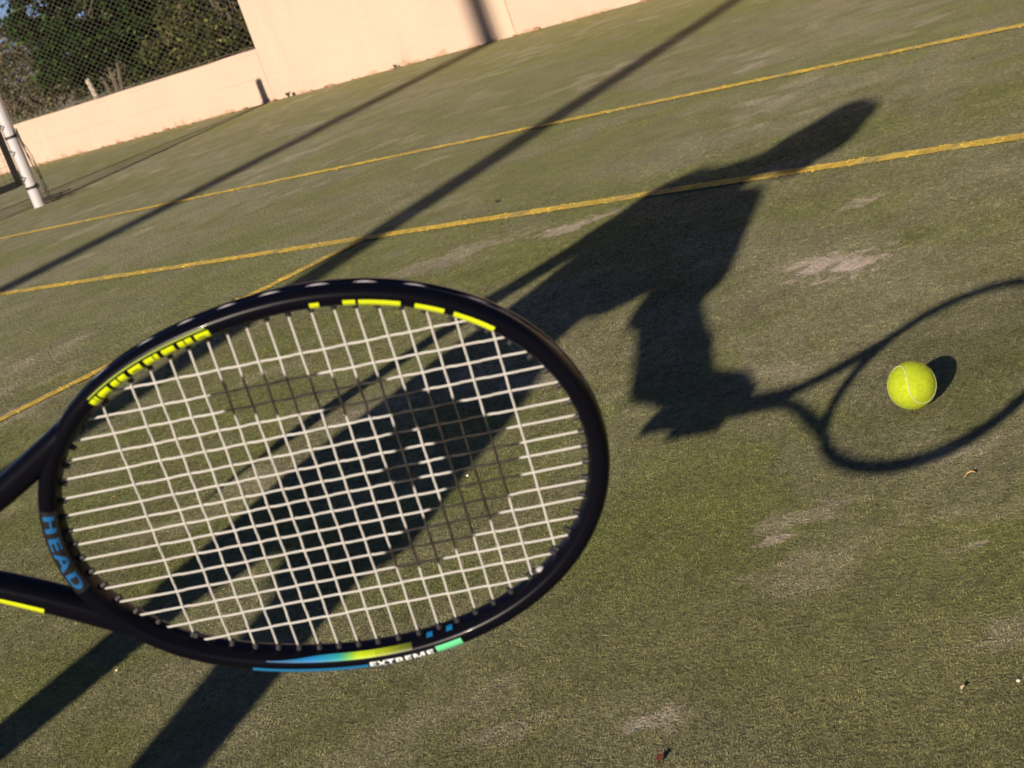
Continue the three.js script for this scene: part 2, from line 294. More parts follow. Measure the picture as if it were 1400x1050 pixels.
// ---------------------------------------------------------------- trees and shrubs behind the wall
const barkTex = dataTex(128, 256, (d) => { for (let j = 0, k = 0; j < 256; j++) for (let i = 0; i < 128; i++, k += 4) { const e = fbm(i * .12, j * .03, 4); d[k] = enc(.05 + .11 * e); d[k + 1] = enc(.04 + .09 * e); d[k + 2] = enc(.028 + .07 * e); d[k + 3] = 255; } }, true);
const barkMat = new THREE.MeshStandardMaterial({ map: barkTex, roughness: 1 });
function plant(name, label, cat, pos, { crowns, stems, leaf, count, cols, seed, bare = 0, group }) {
  const t = base(name, pos); tag(t, label, cat, group || (cat === 'shrub' ? 'shrubs behind the low wall' : 'trees behind the low wall'));
  const R = rng(seed), tips = [], sg = [];
  const G = () => (R() + R() + R() - 1.5) * .8;
  for (const [x0, z0, x1, y1, z1, r] of stems) {
    const pts = []; for (let i = 0; i <= 8; i++) { const u = i / 8; pts.push(new V3(lerp(x0, x1, u) + .06 * Math.sin(u * 5 + x0 * 3), y1 * u - .05, lerp(z0, z1, u) + .05 * Math.sin(u * 4 + 1))); }
    sg.push(tube(pts, (u) => r * (1 - .65 * u), 8)); tips.push(pts[6], pts[8], pts[4]);
  }
  const P = [], N = [], C = [], I = [];
  for (const [cx, cy, cz, rx, ry, rz, w] of crowns) {
    const clumps = [];
    for (let i = 0; i < 46 * w; i++) { // clumps spread through the crown, more of them near its uneven outside
      let x, y, z, d; do { x = R() * 2 - 1; y = R() * 2 - 1; z = R() * 2 - 1; d = Math.hypot(x, y, z); } while (d > 1 || d < .3 * R());
      const s = .85 + .3 * R(); clumps.push([cx + x * rx * s, cy + y * ry * s, cz + z * rz * s, .10 + .16 * R()]);
      if (i % 4 === 0) { const tip = tips[Math.floor(R() * tips.length)], e = clumps[clumps.length - 1]; sg.push(tube([tip, new V3((tip.x + e[0]) / 2 + .05 * G(), (tip.y + e[1]) / 2 + .08, (tip.z + e[2]) / 2), new V3(e[0], e[1], e[2])], (u) => .014 * (1.1 - u), 5)); }
    }
    for (let i = 0; i < count * w; i++) {
      const c = clumps[Math.floor(R() * clumps.length)], px = c[0] + G() * c[3] * rx * 1.2, py = c[1] + G() * c[3] * ry * 1.2, pz = c[2] + G() * c[3] * rz * 1.2; if (py < .06) continue;
      const a = R() * 6.283, el = R() * 2.2 - .9, l = leaf * (.6 + .8 * R()), ww = l * .32, dx = Math.cos(a) * Math.cos(el), dy = Math.sin(el), dz = Math.sin(a) * Math.cos(el);
      const qx = -Math.sin(a), qz = Math.cos(a), o = P.length / 3;
      P.push(px, py, pz, px + dx * l * .5 + qx * ww, py + dy * l * .5, pz + dz * l * .5 + qz * ww, px + dx * l * .5 - qx * ww, py + dy * l * .5, pz + dz * l * .5 - qz * ww, px + dx * l, py + dy * l - .1 * l, pz + dz * l);
      I.push(o, o + 1, o + 2, o + 1, o + 3, o + 2);
      const k = cols[Math.floor(R() * cols.length)], v = .35 + 1.45 * R() * R() + .2 * R(); for (let q = 0; q < 4; q++) C.push(k[0] * v, k[1] * v, k[2] * v);
    }
  }
  mesh('trunk', mergeGeometries(sg.map((g) => { const q = g.clone(); const p = q.attributes.position, uv = new Float32Array(p.count * 2); for (let i = 0; i < p.count; i++) { uv[2 * i] = (i % 8) / 8; uv[2 * i + 1] = p.getY(i) * 2; } q.setAttribute('uv', new THREE.BufferAttribute(uv, 2)); return q; })), barkMat, t);
  const g = new THREE.BufferGeometry(); g.setAttribute('position', new THREE.Float32BufferAttribute(P, 3)); g.setAttribute('color', new THREE.Float32BufferAttribute(C, 3)); g.setIndex(I); g.computeVertexNormals();
  mesh('crown', g, new THREE.MeshPhysicalMaterial({ vertexColors: true, roughness: .95, specularIntensity: .2, side: THREE.DoubleSide, transmission: .25, thickness: 0 }), t);
}
const OLIVE = [[.12, .12, .034], [.075, .085, .024], [.19, .18, .055], [.028, .032, .012], [.13, .10, .05], [.11, .14, .032]], DARK = [[.012, .040, .005], [.024, .070, .010], [.005, .017, .003], [.06, .12, .02]], DRY = [[.20, .13, .06], [.13, .10, .05], [.24, .16, .08], [.08, .07, .03]], GREY = [[.19, .18, .10], [.13, .13, .065], [.26, .22, .14], [.07, .07, .035], [.22, .16, .08]];
plant('tree', 'dark green tree with a pale trunk behind the low wall', 'tree', [-16.45, 0, -10], { crowns: [[-.1, 1.3, 0, .8, .7, .8, 1.4], [.3, 2.1, -.1, .8, .8, .8, 1.1], [-.3, .9, .1, .5, .35, .5, .5], [.45, .95, 0, .4, .4, .5, .5]], stems: [[0, 0, -.05, 1.1, 0, .045], [0, 0, -.4, 1.5, .1, .03], [0, 0, .4, 2.1, -.1, .03]], leaf: .085, count: 6000, cols: DARK, seed: 21 });
plant('shrub', 'tall olive shrub behind the fence, nearest the tall wall', 'shrub', [-14.1, 0, -10.0], { crowns: [[0, 1.25, 0, 1.0, 1.0, .7, 1.6], [.2, 2.3, 0, .9, .8, .7, 1], [-.3, .5, .2, .9, .5, .5, .8]], stems: [[0, 0, .2, 1.8, 0, .03], [-.2, 0, -.5, 1.4, .1, .025], [.2, 0, .6, 1.5, -.1, .025]], leaf: .055, count: 8000, cols: OLIVE, seed: 22 });
plant('shrub', 'wide olive shrub between the dark tree and the shrub by the tall wall', 'shrub', [-15.9, 0, -10.9], { crowns: [[0, 1.2, 0, 1.1, .95, .7, 1.6], [.1, 2.2, 0, 1.0, .8, .7, 1], [.2, .45, .3, 1.1, .45, .5, .9]], stems: [[0, 0, .2, 1.8, 0, .03], [-.2, 0, -.5, 1.4, .1, .025], [.2, 0, .6, 1.5, -.1, .025]], leaf: .058, count: 8000, cols: OLIVE, seed: 23 });
plant('shrub', 'thin greyish shrub behind the fence left of the dark tree', 'shrub', [-19.2, 0, -10.4], { crowns: [[0, .75, 0, 1.2, .6, .6, 1.3], [.5, 1.1, .1, .6, .5, .5, .5]], stems: [[0, 0, .3, 1.1, 0, .025], [-.2, 0, -.6, 1.0, .1, .02], [.2, 0, .7, .9, -.1, .02]], leaf: .055, count: 4200, cols: GREY, seed: 24 });
plant('shrub', 'dry brownish shrub rising at the far left edge', 'shrub', [-21.9, 0, -11.8], { crowns: [[0, .8, 0, 1.2, .55, .7, 1.0], [.7, 1.35, .1, .5, .25, .5, .2]], stems: [[0, 0, .3, 1.1, 0, .03], [-.2, 0, -.6, 1.0, .1, .025], [.2, 0, .8, 1.35, -.1, .02]], leaf: .06, count: 3200, cols: DRY, seed: 25 });
plant('shrub', 'low green shrub far behind the dark tree', 'shrub', [-20.6, 0, -13.5], { crowns: [[0, .75, 0, 1.6, .6, .7, 1.2]], stems: [[0, 0, .3, 1.0, 0, .03], [-.2, 0, -.9, .8, .1, .025]], leaf: .065, count: 4000, cols: OLIVE, seed: 26 });
plant('shrub', 'low bright olive shrub between the grey shrub and the dark tree', 'shrub', [-18.1, 0, -11.3], { crowns: [[0, .55, 0, 1.3, .5, .5, 1.4]], stems: [[0, 0, .3, .8, 0, .02], [-.2, 0, -.5, .7, .1, .015]], leaf: .055, count: 4000, cols: OLIVE, seed: 28 });
plant('tree', 'olive tree far behind the shrub by the tall wall', 'tree', [-18.0, 0, -13.6], { crowns: [[0, 1.5, 0, 1.7, 1.2, .9, 2], [.3, 2.8, 0, 1.4, .9, .9, 1]], stems: [[0, 0, .2, 2.0, 0, .06], [0, 0, -.7, 1.8, .1, .03], [0, 0, .8, 1.9, -.1, .03]], leaf: .07, count: 6000, cols: OLIVE, seed: 27 });

// ---------------------------------------------------------------- net post, black frame, tall posts out of frame
{
  const st = base('wooden_stake', [-14.5, 0, -8.6]); tag(st, 'pale leaning wooden stake showing above the low wall', 'stake');
  mesh('stake_shaft', tube([new V3(0, 0, 0), new V3(-.04, .3, 0), new V3(-.1, .60, 0), new V3(-.105, .625, 0)], (u) => .034 * (1 - .25 * u), 10), new THREE.MeshStandardMaterial({ color: lin(.40, .33, .26), roughness: .9 }), st);
}
{
  const wm = new THREE.MeshPhysicalMaterial({ color: lin(.44, .42, .44), roughness: .38, clearcoat: .3 }), bm = new THREE.MeshStandardMaterial({ color: lin(.012, .012, .013), roughness: .6 });
  const t = base('net_post', [-10.375, 0, -5.409]);
  tag(t, 'white tennis net post with two black straps, by the left edge', 'net post');
  const pole = mesh('pole', new THREE.CylinderGeometry(.041, .041, 1.2, 32), wm, t); pole.position.y = .6;
  const cap = mesh('cap', new THREE.SphereGeometry(.043, 24, 12, 0, 6.2832, 0, 1.5708), bm, t); cap.position.y = 1.2; cap.scale.y = .5;
  for (const y of [.137, .49]) { const s = mesh('strap', new THREE.CylinderGeometry(.0435, .0435, .018, 28), bm, t); s.position.y = y; const k = mesh('knot', new THREE.TorusGeometry(.014, .006, 8, 14), bm, s); k.position.set(.041, 0, -.012); k.rotation.y = 1; }
  const winch = mesh('winch', new THREE.BoxGeometry(.05, .09, .06), bm, t); winch.position.set(0, .98, -.05);
  const R = rng(8), cm = new THREE.MeshStandardMaterial({ color: lin(.035, .03, .025), roughness: .9 });
  for (let k = 0; k < 3; k++) { // loose lacing cord hanging beside the pole and coiled on the carpet
    const pts = []; for (let i = 0; i <= 44; i++) { const u = i / 44, y = u < .7 ? .52 * (1 - u / .7) + .012 : .012 + .01 * (k + 1), c = u < .7 ? 0 : (u - .7) / .3; const ang = c * (7 + k * 2) + k, rad = c ? .03 + .05 * c + .01 * k : 0; pts.push(new V3(.048 + .03 * u * (1 + .4 * k) + .012 * Math.sin(u * 13 + k * 2) + rad * Math.cos(ang) + c * .05, y + .004 * R(), -.03 - .03 * u + .01 * Math.sin(u * 9 + k) + rad * Math.sin(ang) - c * .02)); }
    mesh('cord', tube(pts, (k ? .0028 : .004), 6), cm, t);
  }
  const nt = base('tennis_net', [-10.375, 0, 0]);
  tag(nt, 'tennis net with black binding hung from the white post, its lower corner in view', 'net');
  const z0 = -5.33, z1 = 5.6, y0 = .19, y1 = 1.0, sg = [], cell = .044, sag = (z) => .06 * Math.sin(Math.PI * (z - z0) / (z1 - z0));
  for (let y = y0 + cell; y < y1; y += cell) sg.push(new THREE.BoxGeometry(.0018, .0018, z1 - z0).translate(0, y, (z0 + z1) / 2));
  for (let z = z0 + cell; z < z1; z += cell) sg.push(new THREE.BoxGeometry(.0018, y1 - y0, .0018).translate(.0009, (y0 + y1) / 2, z));
  mesh('netting', mergeGeometries(sg), bm, nt).userData.kind = 'stuff';
  const band = (name, w, h, d, y, z, m) => { const g = new THREE.BoxGeometry(w, h, d, 1, 1, 40), p = g.attributes.position; for (let i = 0; i < p.count; i++) p.setX(i, p.getX(i) + .006 * Math.sin(p.getZ(i) * 3.1) * (d > 1 ? 1 : 0)); g.translate(0, y, z); g.computeVertexNormals(); return mesh(name, g, m, nt); };
  band('side_binding', .012, y1 - y0 + .04, .045, (y0 + y1) / 2, z0, bm);
  band('bottom_binding', .014, .045, z1 - z0, y0, (z0 + z1) / 2 + .023, bm);
  band('head_band', .016, .06, z1 - z0 + .02, y1 + .05, (z0 + z1) / 2, wm);
  mesh('net_cable', tube([new V3(0, 1.09, -5.41), new V3(0, 1.083, z1)], .004, 8), bm, nt);
  for (const y of [.24, .42, .6, .8]) mesh('lacing', tube([new V3(.0, y, z0), new V3(.03, y - .03, -5.37), new V3(.01, y - .05, -5.365)], .003, 6), bm, nt);
}
{
  const sd = [-.34029, -.94032], nr = [.94032, -.34029];
  const gm = new THREE.MeshStandardMaterial({ color: lin(.42, .42, .42), roughness: .45, metalness: .6 });
  const proto = base('steel_post', [0, 0, 0]);
  const pole = mesh('pole', new THREE.CylinderGeometry(.054, .054, 6, 28), gm, proto); pole.position.y = 3;
  mesh('foot_plate', new THREE.CylinderGeometry(.11, .11, .012, 24), gm, proto).position.y = .008;
  mesh('cap', new THREE.SphereGeometry(.056, 20, 10, 0, 6.2832, 0, 1.5708), gm, proto).position.y = 6;
  [[-5.335, -10, 'tall steel post out of frame, casting the longer shadow that climbs the wall'], [-2.811, -3.2, 'tall steel post out of frame, casting the shadow across the T of the lines']].forEach(([q, a, l], i) => {
    const o = i ? proto.clone() : proto; if (i) { o.name = numbered('steel_post'); scene.add(o); }
    o.position.set(sd[0] * a + nr[0] * q, 0, sd[1] * a + nr[1] * q); const k = i ? 1.4 : 2.0; o.scale.set(k, i ? 1 : 1.7, k); tag(o, l, 'post', 'steel posts out of frame behind the camera');
  });
}

// ---------------------------------------------------------------- tennis ball
{
  const c = new V3(-1.29936, .0332, -1.7695), t = base('tennis_ball', [c.x, 0, c.z]);
  tag(t, 'bright yellow tennis ball with a white seam lying on the carpet', 'ball');
  const r = .0318, map = dataTex(256, 256, (d) => { for (let j = 0, k = 0; j < 256; j++) for (let i = 0; i < 256; i++, k += 4) { const e = fbm(i * .25, j * .25, 4), v = .8 + .4 * e; d[k] = enc(.44 * v); d[k + 1] = enc(.53 * v); d[k + 2] = enc(.012 * v); d[k + 3] = 255; } }, true);
  const felt = new THREE.MeshPhysicalMaterial({ map, roughness: 1, bumpMap: map, bumpScale: .0012, sheen: .2, sheenColor: lin(.6, .7, .1), sheenRoughness: .6 });
  const b = mesh('felt', new THREE.SphereGeometry(r, 64, 48), felt, t); b.position.y = c.y;
  const view = camera.position.clone().sub(c).normalize(), right = new V3(0.67558, -0.32169, -0.66341), up = new V3(0.02991, 0.91101, -0.41129);
  const ey = view.clone().addScaledVector(right, -.17).addScaledVector(up, .06).normalize(), ez = up.clone().addScaledVector(right, -.22).addScaledVector(ey, -up.clone().addScaledVector(right, -.22).dot(ey)).normalize(), ex = ey.clone().cross(ez);
  const pts = []; for (let i = 0; i < 160; i++) { const a = i / 160 * 6.28318, x = .75 * Math.cos(a) + .25 * Math.cos(3 * a), y = .75 * Math.sin(a) - .25 * Math.sin(3 * a), z = .866 * Math.sin(2 * a), n = (r + .0002) / Math.hypot(x, y, z); pts.push(new V3().addScaledVector(ex, x * n).addScaledVector(ey, y * n).addScaledVector(ez, z * n)); }
  const seam = mesh('seam', tube(pts, .00085, 8, true), new THREE.MeshStandardMaterial({ color: lin(.55, .58, .3), roughness: .9 }), t); seam.position.y = c.y;
  const R = rng(70), P = [], I = [], C = [];
  for (let i = 0; i < 9000; i++) { const n = new V3(R() * 2 - 1, R() * 2 - 1, R() * 2 - 1).normalize(); let near = 9; for (let k = 0; k < 160; k += 2) near = Math.min(near, n.distanceTo(pts[k].clone().divideScalar(r))); if (near < .07) continue; const tt = new V3(R() - .5, R() - .5, R() - .5).cross(n).normalize(), w = tt.clone().cross(n), l = .0016 + .0022 * R(), o = P.length / 3; for (const [s, h] of [[-.00014, 0], [.00014, 0], [0, 1]]) { const p = n.clone().multiplyScalar(r - .0002 + h * l * .7).addScaledVector(w, s).addScaledVector(tt, h * l * .9); P.push(p.x, p.y, p.z); const v = .75 + .5 * R(); C.push(.48 * v, .56 * v, .03 * v); } I.push(o, o + 1, o + 2); }
  const g = new THREE.BufferGeometry(); g.setAttribute('position', new THREE.Float32BufferAttribute(P, 3)); g.setAttribute('color', new THREE.Float32BufferAttribute(C, 3)); g.setIndex(I); g.computeVertexNormals();
  const fz = mesh('fuzz', g, new THREE.MeshStandardMaterial({ vertexColors: true, roughness: 1, side: THREE.DoubleSide }), t); fz.position.y = c.y; fz.userData.kind = 'stuff';
}

// ---------------------------------------------------------------- racket
const RC = new V3(-.83229, .50793, -.53725), RU = new V3(.73708, -.11296, -.6663).normalize(), RV = new V3(.17057, .98511, .02168), RN = new V3();
RV.addScaledVector(RU, -RV.dot(RU)).normalize(); RN.crossVectors(RU, RV);
const ringR = (th) => .1443 + .0239 * Math.cos(2 * th) + .0019 * Math.cos(4 * th) + .0005 * Math.cos(th) - .0016 * Math.cos(3 * th);
{
  const t = base('tennis_racket', [RC.x, RC.y, RC.z]);
  t.quaternion.setFromRotationMatrix(new THREE.Matrix4().makeBasis(RU, RV, RN));
  tag(t, 'black tennis racket with yellow and blue trim and pale strings', 'racket');
  const D = Math.PI / 180;
  const paint = new THREE.MeshPhysicalMaterial({ color: lin(.0025, .0025, .005), roughness: .28, specularIntensity: .15, clearcoat: .02, clearcoatRoughness: .05 });
  const W = .0066, HN = .0112, E = 2 / 2.5;
  const sec = (ph, w = W, h = HN) => { const c = Math.cos(ph), s = Math.sin(ph); return [w * Math.sign(c) * Math.abs(c) ** E, h * Math.sign(s) * Math.abs(s) ** E]; };
  const frameAt = (th) => { const e = 1e-3, p = (q) => [ringR(q) * Math.cos(q), ringR(q) * Math.sin(q)], [x, y] = p(th), a = p(th - e), b = p(th + e), tx = b[0] - a[0], ty = b[1] - a[1], l = Math.hypot(tx, ty); return [x, y, ty / l, -tx / l]; };
  const onRing = (th, ph, off) => { // point on the frame surface; ph 0 = outside, 90 = front, 180 = inside
    const [x, y, nx, ny] = frameAt(th), [r0, n0] = sec(ph); let [a, b] = sec(ph + .01); const [c, d] = sec(ph - .01); const tx = a - c, tz = b - d, l = Math.hypot(tx, tz) || 1; const r = r0 + off * tz / l, n = n0 - off * tx / l; return [x + nx * r, y + ny * r, n];
  };
  { // head: closed sweep, string groove on the outside
    const NT = 288, NS = 40, P = [], I = [];
    for (let i = 0; i < NT; i++) for (let k = 0; k < NS; k++) { const ph = k / NS * 6.28318, gr = Math.abs(((ph + Math.PI) % 6.28318) - Math.PI); P.push(...onRing(i / NT * 6.28318, ph, gr < .12 ? -.0018 : 0)); }
    for (let i = 0; i < NT; i++) for (let k = 0; k < NS; k++) { const a = i * NS + k, b = i * NS + (k + 1) % NS, c = ((i + 1) % NT) * NS + k, d = ((i + 1) % NT) * NS + (k + 1) % NS; I.push(a, c, b, b, c, d); }
    const g = new THREE.BufferGeometry(); g.setAttribute('position', new THREE.Float32BufferAttribute(P, 3)); g.setIndex(I); g.computeVertexNormals(); mesh('head_frame', g, paint, t);
  }
  const sweep = (pts, wf, hf, seg = 28, ex = E) => { // section swept along a curve lying in the racket plane
    const P = [], I = [], n = pts.length;
    for (let i = 0; i < n; i++) { const a = pts[Math.max(0, i - 1)], b = pts[Math.min(n - 1, i + 1)], tx = b[0] - a[0], ty = b[1] - a[1], l = Math.hypot(tx, ty), u = i / (n - 1); for (let k = 0; k < seg; k++) { const ph = k / seg * 6.28318, c = Math.cos(ph), s = Math.sin(ph), r = wf(u) * Math.sign(c) * Math.abs(c) ** ex, q = hf(u) * Math.sign(s) * Math.abs(s) ** ex; P.push(pts[i][0] + ty / l * r, pts[i][1] - tx / l * r, q); } }
    for (let i = 0; i < n - 1; i++) for (let k = 0; k < seg; k++) { const a = i * seg + k, b = i * seg + (k + 1) % seg; I.push(a, a + seg, b, b, a + seg, b + seg); }
    for (let k = 1; k < seg - 1; k++) { I.push(0, k, k + 1); const o = (n - 1) * seg; I.push(o, o + k + 1, o + k); }
    const g = new THREE.BufferGeometry(); g.setAttribute('position', new THREE.Float32BufferAttribute(P, 3)); g.setIndex(I); g.computeVertexNormals(); return g;
  };
  const curve = (l, n) => new THREE.CatmullRomCurve3(l.map(([a, b]) => new V3(a, b, 0))).getPoints(n).map((p) => [p.x, p.y]);
  const armPts = (s) => curve([[-.098, s * .0965], [-.128, s * .0795], [-.160, s * .0575], [-.195, s * .0375], [-.232, s * .0195], [-.262, s * .0095], [-.285, s * .0075]], 48);
  const armW = (u) => .0030 + .0058 * sst(0, .38, u) - .0016 * sst(.45, .8, u);
  for (const s of [1, -1]) mesh('throat_arm', sweep(armPts(s), armW, (u) => lerp(.004, .0112, sst(0, .3, u))), paint, t);
  mesh('shaft', sweep([[-.268, 0], [-.28, 0], [-.3, 0], [-.335, 0]], () => .0152, () => .0118), paint, t);
  const gripMat = new THREE.MeshStandardMaterial({ color: lin(.02, .02, .022), roughness: .9 });
  { const pts = []; for (let i = 0; i <= 180; i++) pts.push([-.33 - .178 * i / 180, 0]); mesh('grip', sweep(pts, (u) => .0152 + .0006 * Math.abs(Math.sin(u * 19)) + .002 * sst(.9, 1, u), (u) => .0138 + .0006 * Math.abs(Math.sin(u * 19)) + .002 * sst(.9, 1, u), 24, .86), gripMat, t); }
  mesh('butt_cap', sweep([[-.507, 0], [-.509, 0], [-.512, 0], [-.513, 0]], (u) => .0175 - .004 * u, (u) => .016 - .004 * u), paint, t);
  // trim: thin paint films following the frame surface
  const strip = (name, t0, t1, p0, p1, mat, off = .00025, taper = 0) => {
    const n = Math.max(4, Math.ceil(Math.abs(t1 - t0) * 1.2)), m = 6, P = [], U = [], I = [];
    for (let i = 0; i <= n; i++) for (let k = 0; k <= m; k++) { P.push(...onRing((t0 + (t1 - t0) * i / n) * D, (p0 + (p1 - p0) * (taper ? sst(0, taper, i / n) * .85 + .15 : 1) * k / m) * D, off)); U.push(i / n, k / m); }
    for (let i = 0; i < n; i++) for (let k = 0; k < m; k++) { const a = i * (m + 1) + k, b = a + m + 1; I.push(a, b, a + 1, a + 1, b, b + 1); }
    const g = new THREE.BufferGeometry(); g.setAttribute('position', new THREE.Float32BufferAttribute(P, 3)); g.setAttribute('uv', new THREE.Float32BufferAttribute(U, 2)); g.setIndex(I); g.computeVertexNormals();
    return mesh(name, g, mat, t);
  };
  const gloss = (o) => new THREE.MeshPhysicalMaterial({ roughness: .4, clearcoat: .4, clearcoatRoughness: .2, side: THREE.DoubleSide, ...o });
  const yellow = gloss({ color: lin(.58, .66, .01) }), teal = gloss({ color: lin(.02, .25, .22) }), blue = gloss({ color: lin(.006, .14, .34) }), green = gloss({ color: lin(.12, .55, .28) });
  const text = (str, w, h, draw) => { const c = document.createElement('canvas'); c.width = w; c.height = h; draw(c.getContext('2d')); const q = new THREE.CanvasTexture(c); q.colorSpace = THREE.SRGBColorSpace; q.magFilter = THREE.LinearFilter; return gloss({ map: q }); };
  const BL = '#0c0c10';
  // yellow blocks at the shoulder, separated by dark gaps
  [[143.3, 141.2], [140.6, 137.6], [136.6, 132.4], [131.2, 127.8], [126.6, 122.6], [121.4, 117.8], [116.6, 112.6], [111.6, 107.4]].forEach(([a, b], i) => { // each block carries small dark printed marks
    const q = text('', 96, 64, (g) => { g.fillStyle = '#c6d30a'; g.fillRect(0, 0, 96, 64); g.fillStyle = '#15170a'; const m = [[[30, 0, 9, 30], [60, 34, 9, 30]], [[20, 26, 56, 7]], [[40, 14, 10, 50], [66, 0, 7, 22]], [[18, 40, 40, 7], [56, 16, 8, 24]]][i % 4]; for (const r of m) g.fillRect(...r); });
    strip('yellow_block', a, b, 92, 158, q);
  });
  strip('yellow_line', 143, 108, 80, 86, gloss({ color: lin(.25, .32, .02) }));
  strip('teal_patch', 114, 109.5, 155, 174, teal);
  for (const [a, b] of [[78.6, 76], [69.8, 66.6], [65.8, 55.6], [52.2, 45.4], [43.2, 33.8]]) strip('yellow_stripe', a, b, 96, 156, yellow);
  strip('gradient_band', -121, -77.5, 112, 150, text('', 512, 32, (g) => { const q = g.createLinearGradient(0, 0, 512, 0); [[0, '#0a4f80'], [.3, '#1272ac'], [.48, '#228a92'], [.62, '#a5bc10'], [.8, '#96a410'], [1, '#4a500e']].forEach(([a, c]) => q.addColorStop(a, c)); g.fillStyle = q; g.fillRect(0, 0, 512, 32); g.fillStyle = 'rgba(20,22,8,.55)'; for (let x = 380; x < 512; x += 7) for (let y = 2; y < 32; y += 7) g.fillRect(x, y, 3.5, 3.5); }), .00025, .45);
  strip('blue_stripe', -124.5, -88, 52, 82, blue);
  strip('model_lettering', -91.5, -71.4, 58, 96, text('', 512, 84, (g) => { g.fillStyle = BL; g.fillRect(0, 0, 512, 84); g.fillStyle = '#12699f'; g.fillRect(0, 60, 190, 24); g.fillStyle = '#e8ecf2'; g.font = 'bold 84px sans-serif'; g.textBaseline = 'middle'; g.save(); g.translate(6, 44); g.scale(500 / g.measureText('EXTREME').width, 1); g.fillText('EXTREME', 0, 0); g.restore(); }), .0003);
  strip('green_block', -71, -63.4, 56, 96, green);
  for (const a of [-71.9, -65.8]) strip('blue_dot', a - .9, a + .9, 150, 176, blue);
  strip('brand_lettering', 172, 192, 62, 140, text('', 512, 170, (g) => { g.fillStyle = BL; g.fillRect(0, 0, 512, 170); g.fillStyle = '#0d5288'; g.font = 'bold 150px sans-serif'; g.textBaseline = 'middle'; g.save(); g.translate(10, 88); g.scale(490 / g.measureText('HEAD').width, 1); g.fillText('HEAD', 0, 0); g.restore(); }), .0003);
  { // yellow stripe on the lower throat arm
    const A = armPts(-1), P = [], I = []; let c = 0;
    A.forEach(([u, v], i) => { if (u > -.1885 || u < -.2185) return; const q = A[i + 1], o = A[i - 1], tx = q[0] - o[0], ty = q[1] - o[1], l = Math.hypot(tx, ty), w = armW(i / (A.length - 1)); for (let k = 0; k < 6; k++) { const [r, n] = sec((98 + 14 * k) * D, w + .0003, .0115); P.push(u + ty / l * r, v - tx / l * r, n); } if (c++) for (let k = 0; k < 5; k++) { const e = (c - 2) * 6 + k; I.push(e, e + 6, e + 1, e + 1, e + 6, e + 7); } });
    const g = new THREE.BufferGeometry(); g.setAttribute('position', new THREE.Float32BufferAttribute(P, 3)); g.setIndex(I); g.computeVertexNormals(); mesh('yellow_stripe', g, yellow, t);
  }
  // strings
  const MV = [.0878, .073, .0611, .0495, .0378, .0254, .014, .003, -.007, -.018, -.0294, -.041, -.0527, -.0645, -.076, -.09];
  const CU = [-.1158, -.0947, -.0805, -.0665, -.0537, -.0411, -.0287, -.0162, -.0036, .0098, .0235, .0371, .0496, .0628, .0759, .0889, .1040, .1229];
  const skew = .0033; // crosses lean a little
  const hit = (px, py, dx, dy) => { let a = 0, b = .3; for (let i = 0; i < 40; i++) { const m = (a + b) / 2, x = px + dx * m, y = py + dy * m; Math.hypot(x, y) < ringR(Math.atan2(y, x)) - .0036 ? a = m : b = m; } return a; };
  const ST = [[-52, 78], [-39, 81], [-26, 82], [0, 76], [13, 73], [22, 71], [50, 63], [64, 54], [76, 50], [90, 41], [105, 27], [118, 15], [123, 2], [122, -6], [119, -18], [111, -28], [103, -39], [86, -51], [65, -63], [51, -67], [28, -65], [25, -53], [42, -40], [61, -29], [73, -18], [78, -7], [77, 1], [72, 14], [64, 29], [50, 39], [27, 41], [13, 50], [-12, 52], [-38, 57], [-52, 65]], NT = [[33, 0], [41, 5], [51, 12], [56, 7], [64, 2], [58, -8], [53, -13], [44, -9]];
  const inP = (L, x, y) => { let c = false; for (let i = 0, j = L.length - 1; i < L.length; j = i++) if ((L[i][1] > y) !== (L[j][1] > y) && x < (L[j][0] - L[i][0]) * (y - L[i][1]) / (L[j][1] - L[i][1]) + L[i][0]) c = !c; return c; };
  const dyed = (x, y) => { x *= 1000; y *= 1000; return inP(ST, x, y) || inP(NT, x, y) || (x > 48 && x < 74 && y > 5 && y < 32 && inP([[64, 29], [50, 39], [46, 16], [52, 10]], x, y)); };
  const stringMat = new THREE.MeshPhysicalMaterial({ vertexColors: true, roughness: .62, specularIntensity: .5 });
  const RS = .00073, holes = [];
  const R = rng(60);
  const stringGeo = (p0, p1, wave) => {
    const n = Math.ceil(Math.hypot(p1[0] - p0[0], p1[1] - p0[1]) / .0024), pts = [], cols = [];
    for (let i = 0; i <= n; i++) { const x = lerp(p0[0], p1[0], i / n), y = lerp(p0[1], p1[1], i / n); pts.push(new V3(x, y, wave(x, y))); const w = .9 + .16 * fbm(x * 90 + y * 70, y * 50, 2), k = dyed(x + .002 * (fbm(x * 300, y * 300, 2) - .5), y + .002 * (fbm(x * 300 + 9, y * 300, 2) - .5)) ? .95 + .05 * vn(x * 260 + 7, y * 260) : 0; cols.push([lerp(.465 * w, .008, k), lerp(.45 * w, .006, k), lerp(.43 * w, .005, k)]); }
    const g = tube(pts, RS, 8), C = []; cols.forEach((c) => { for (let k = 0; k < 8; k++) C.push(...c); }); g.setAttribute('color', new THREE.Float32BufferAttribute(C, 3)); return g;
  };
  const near = (L, v) => { let j = 0; for (let i = 0; i < L.length; i++) if (Math.abs(L[i] - v) < Math.abs(L[j] - v)) j = i; return j; };
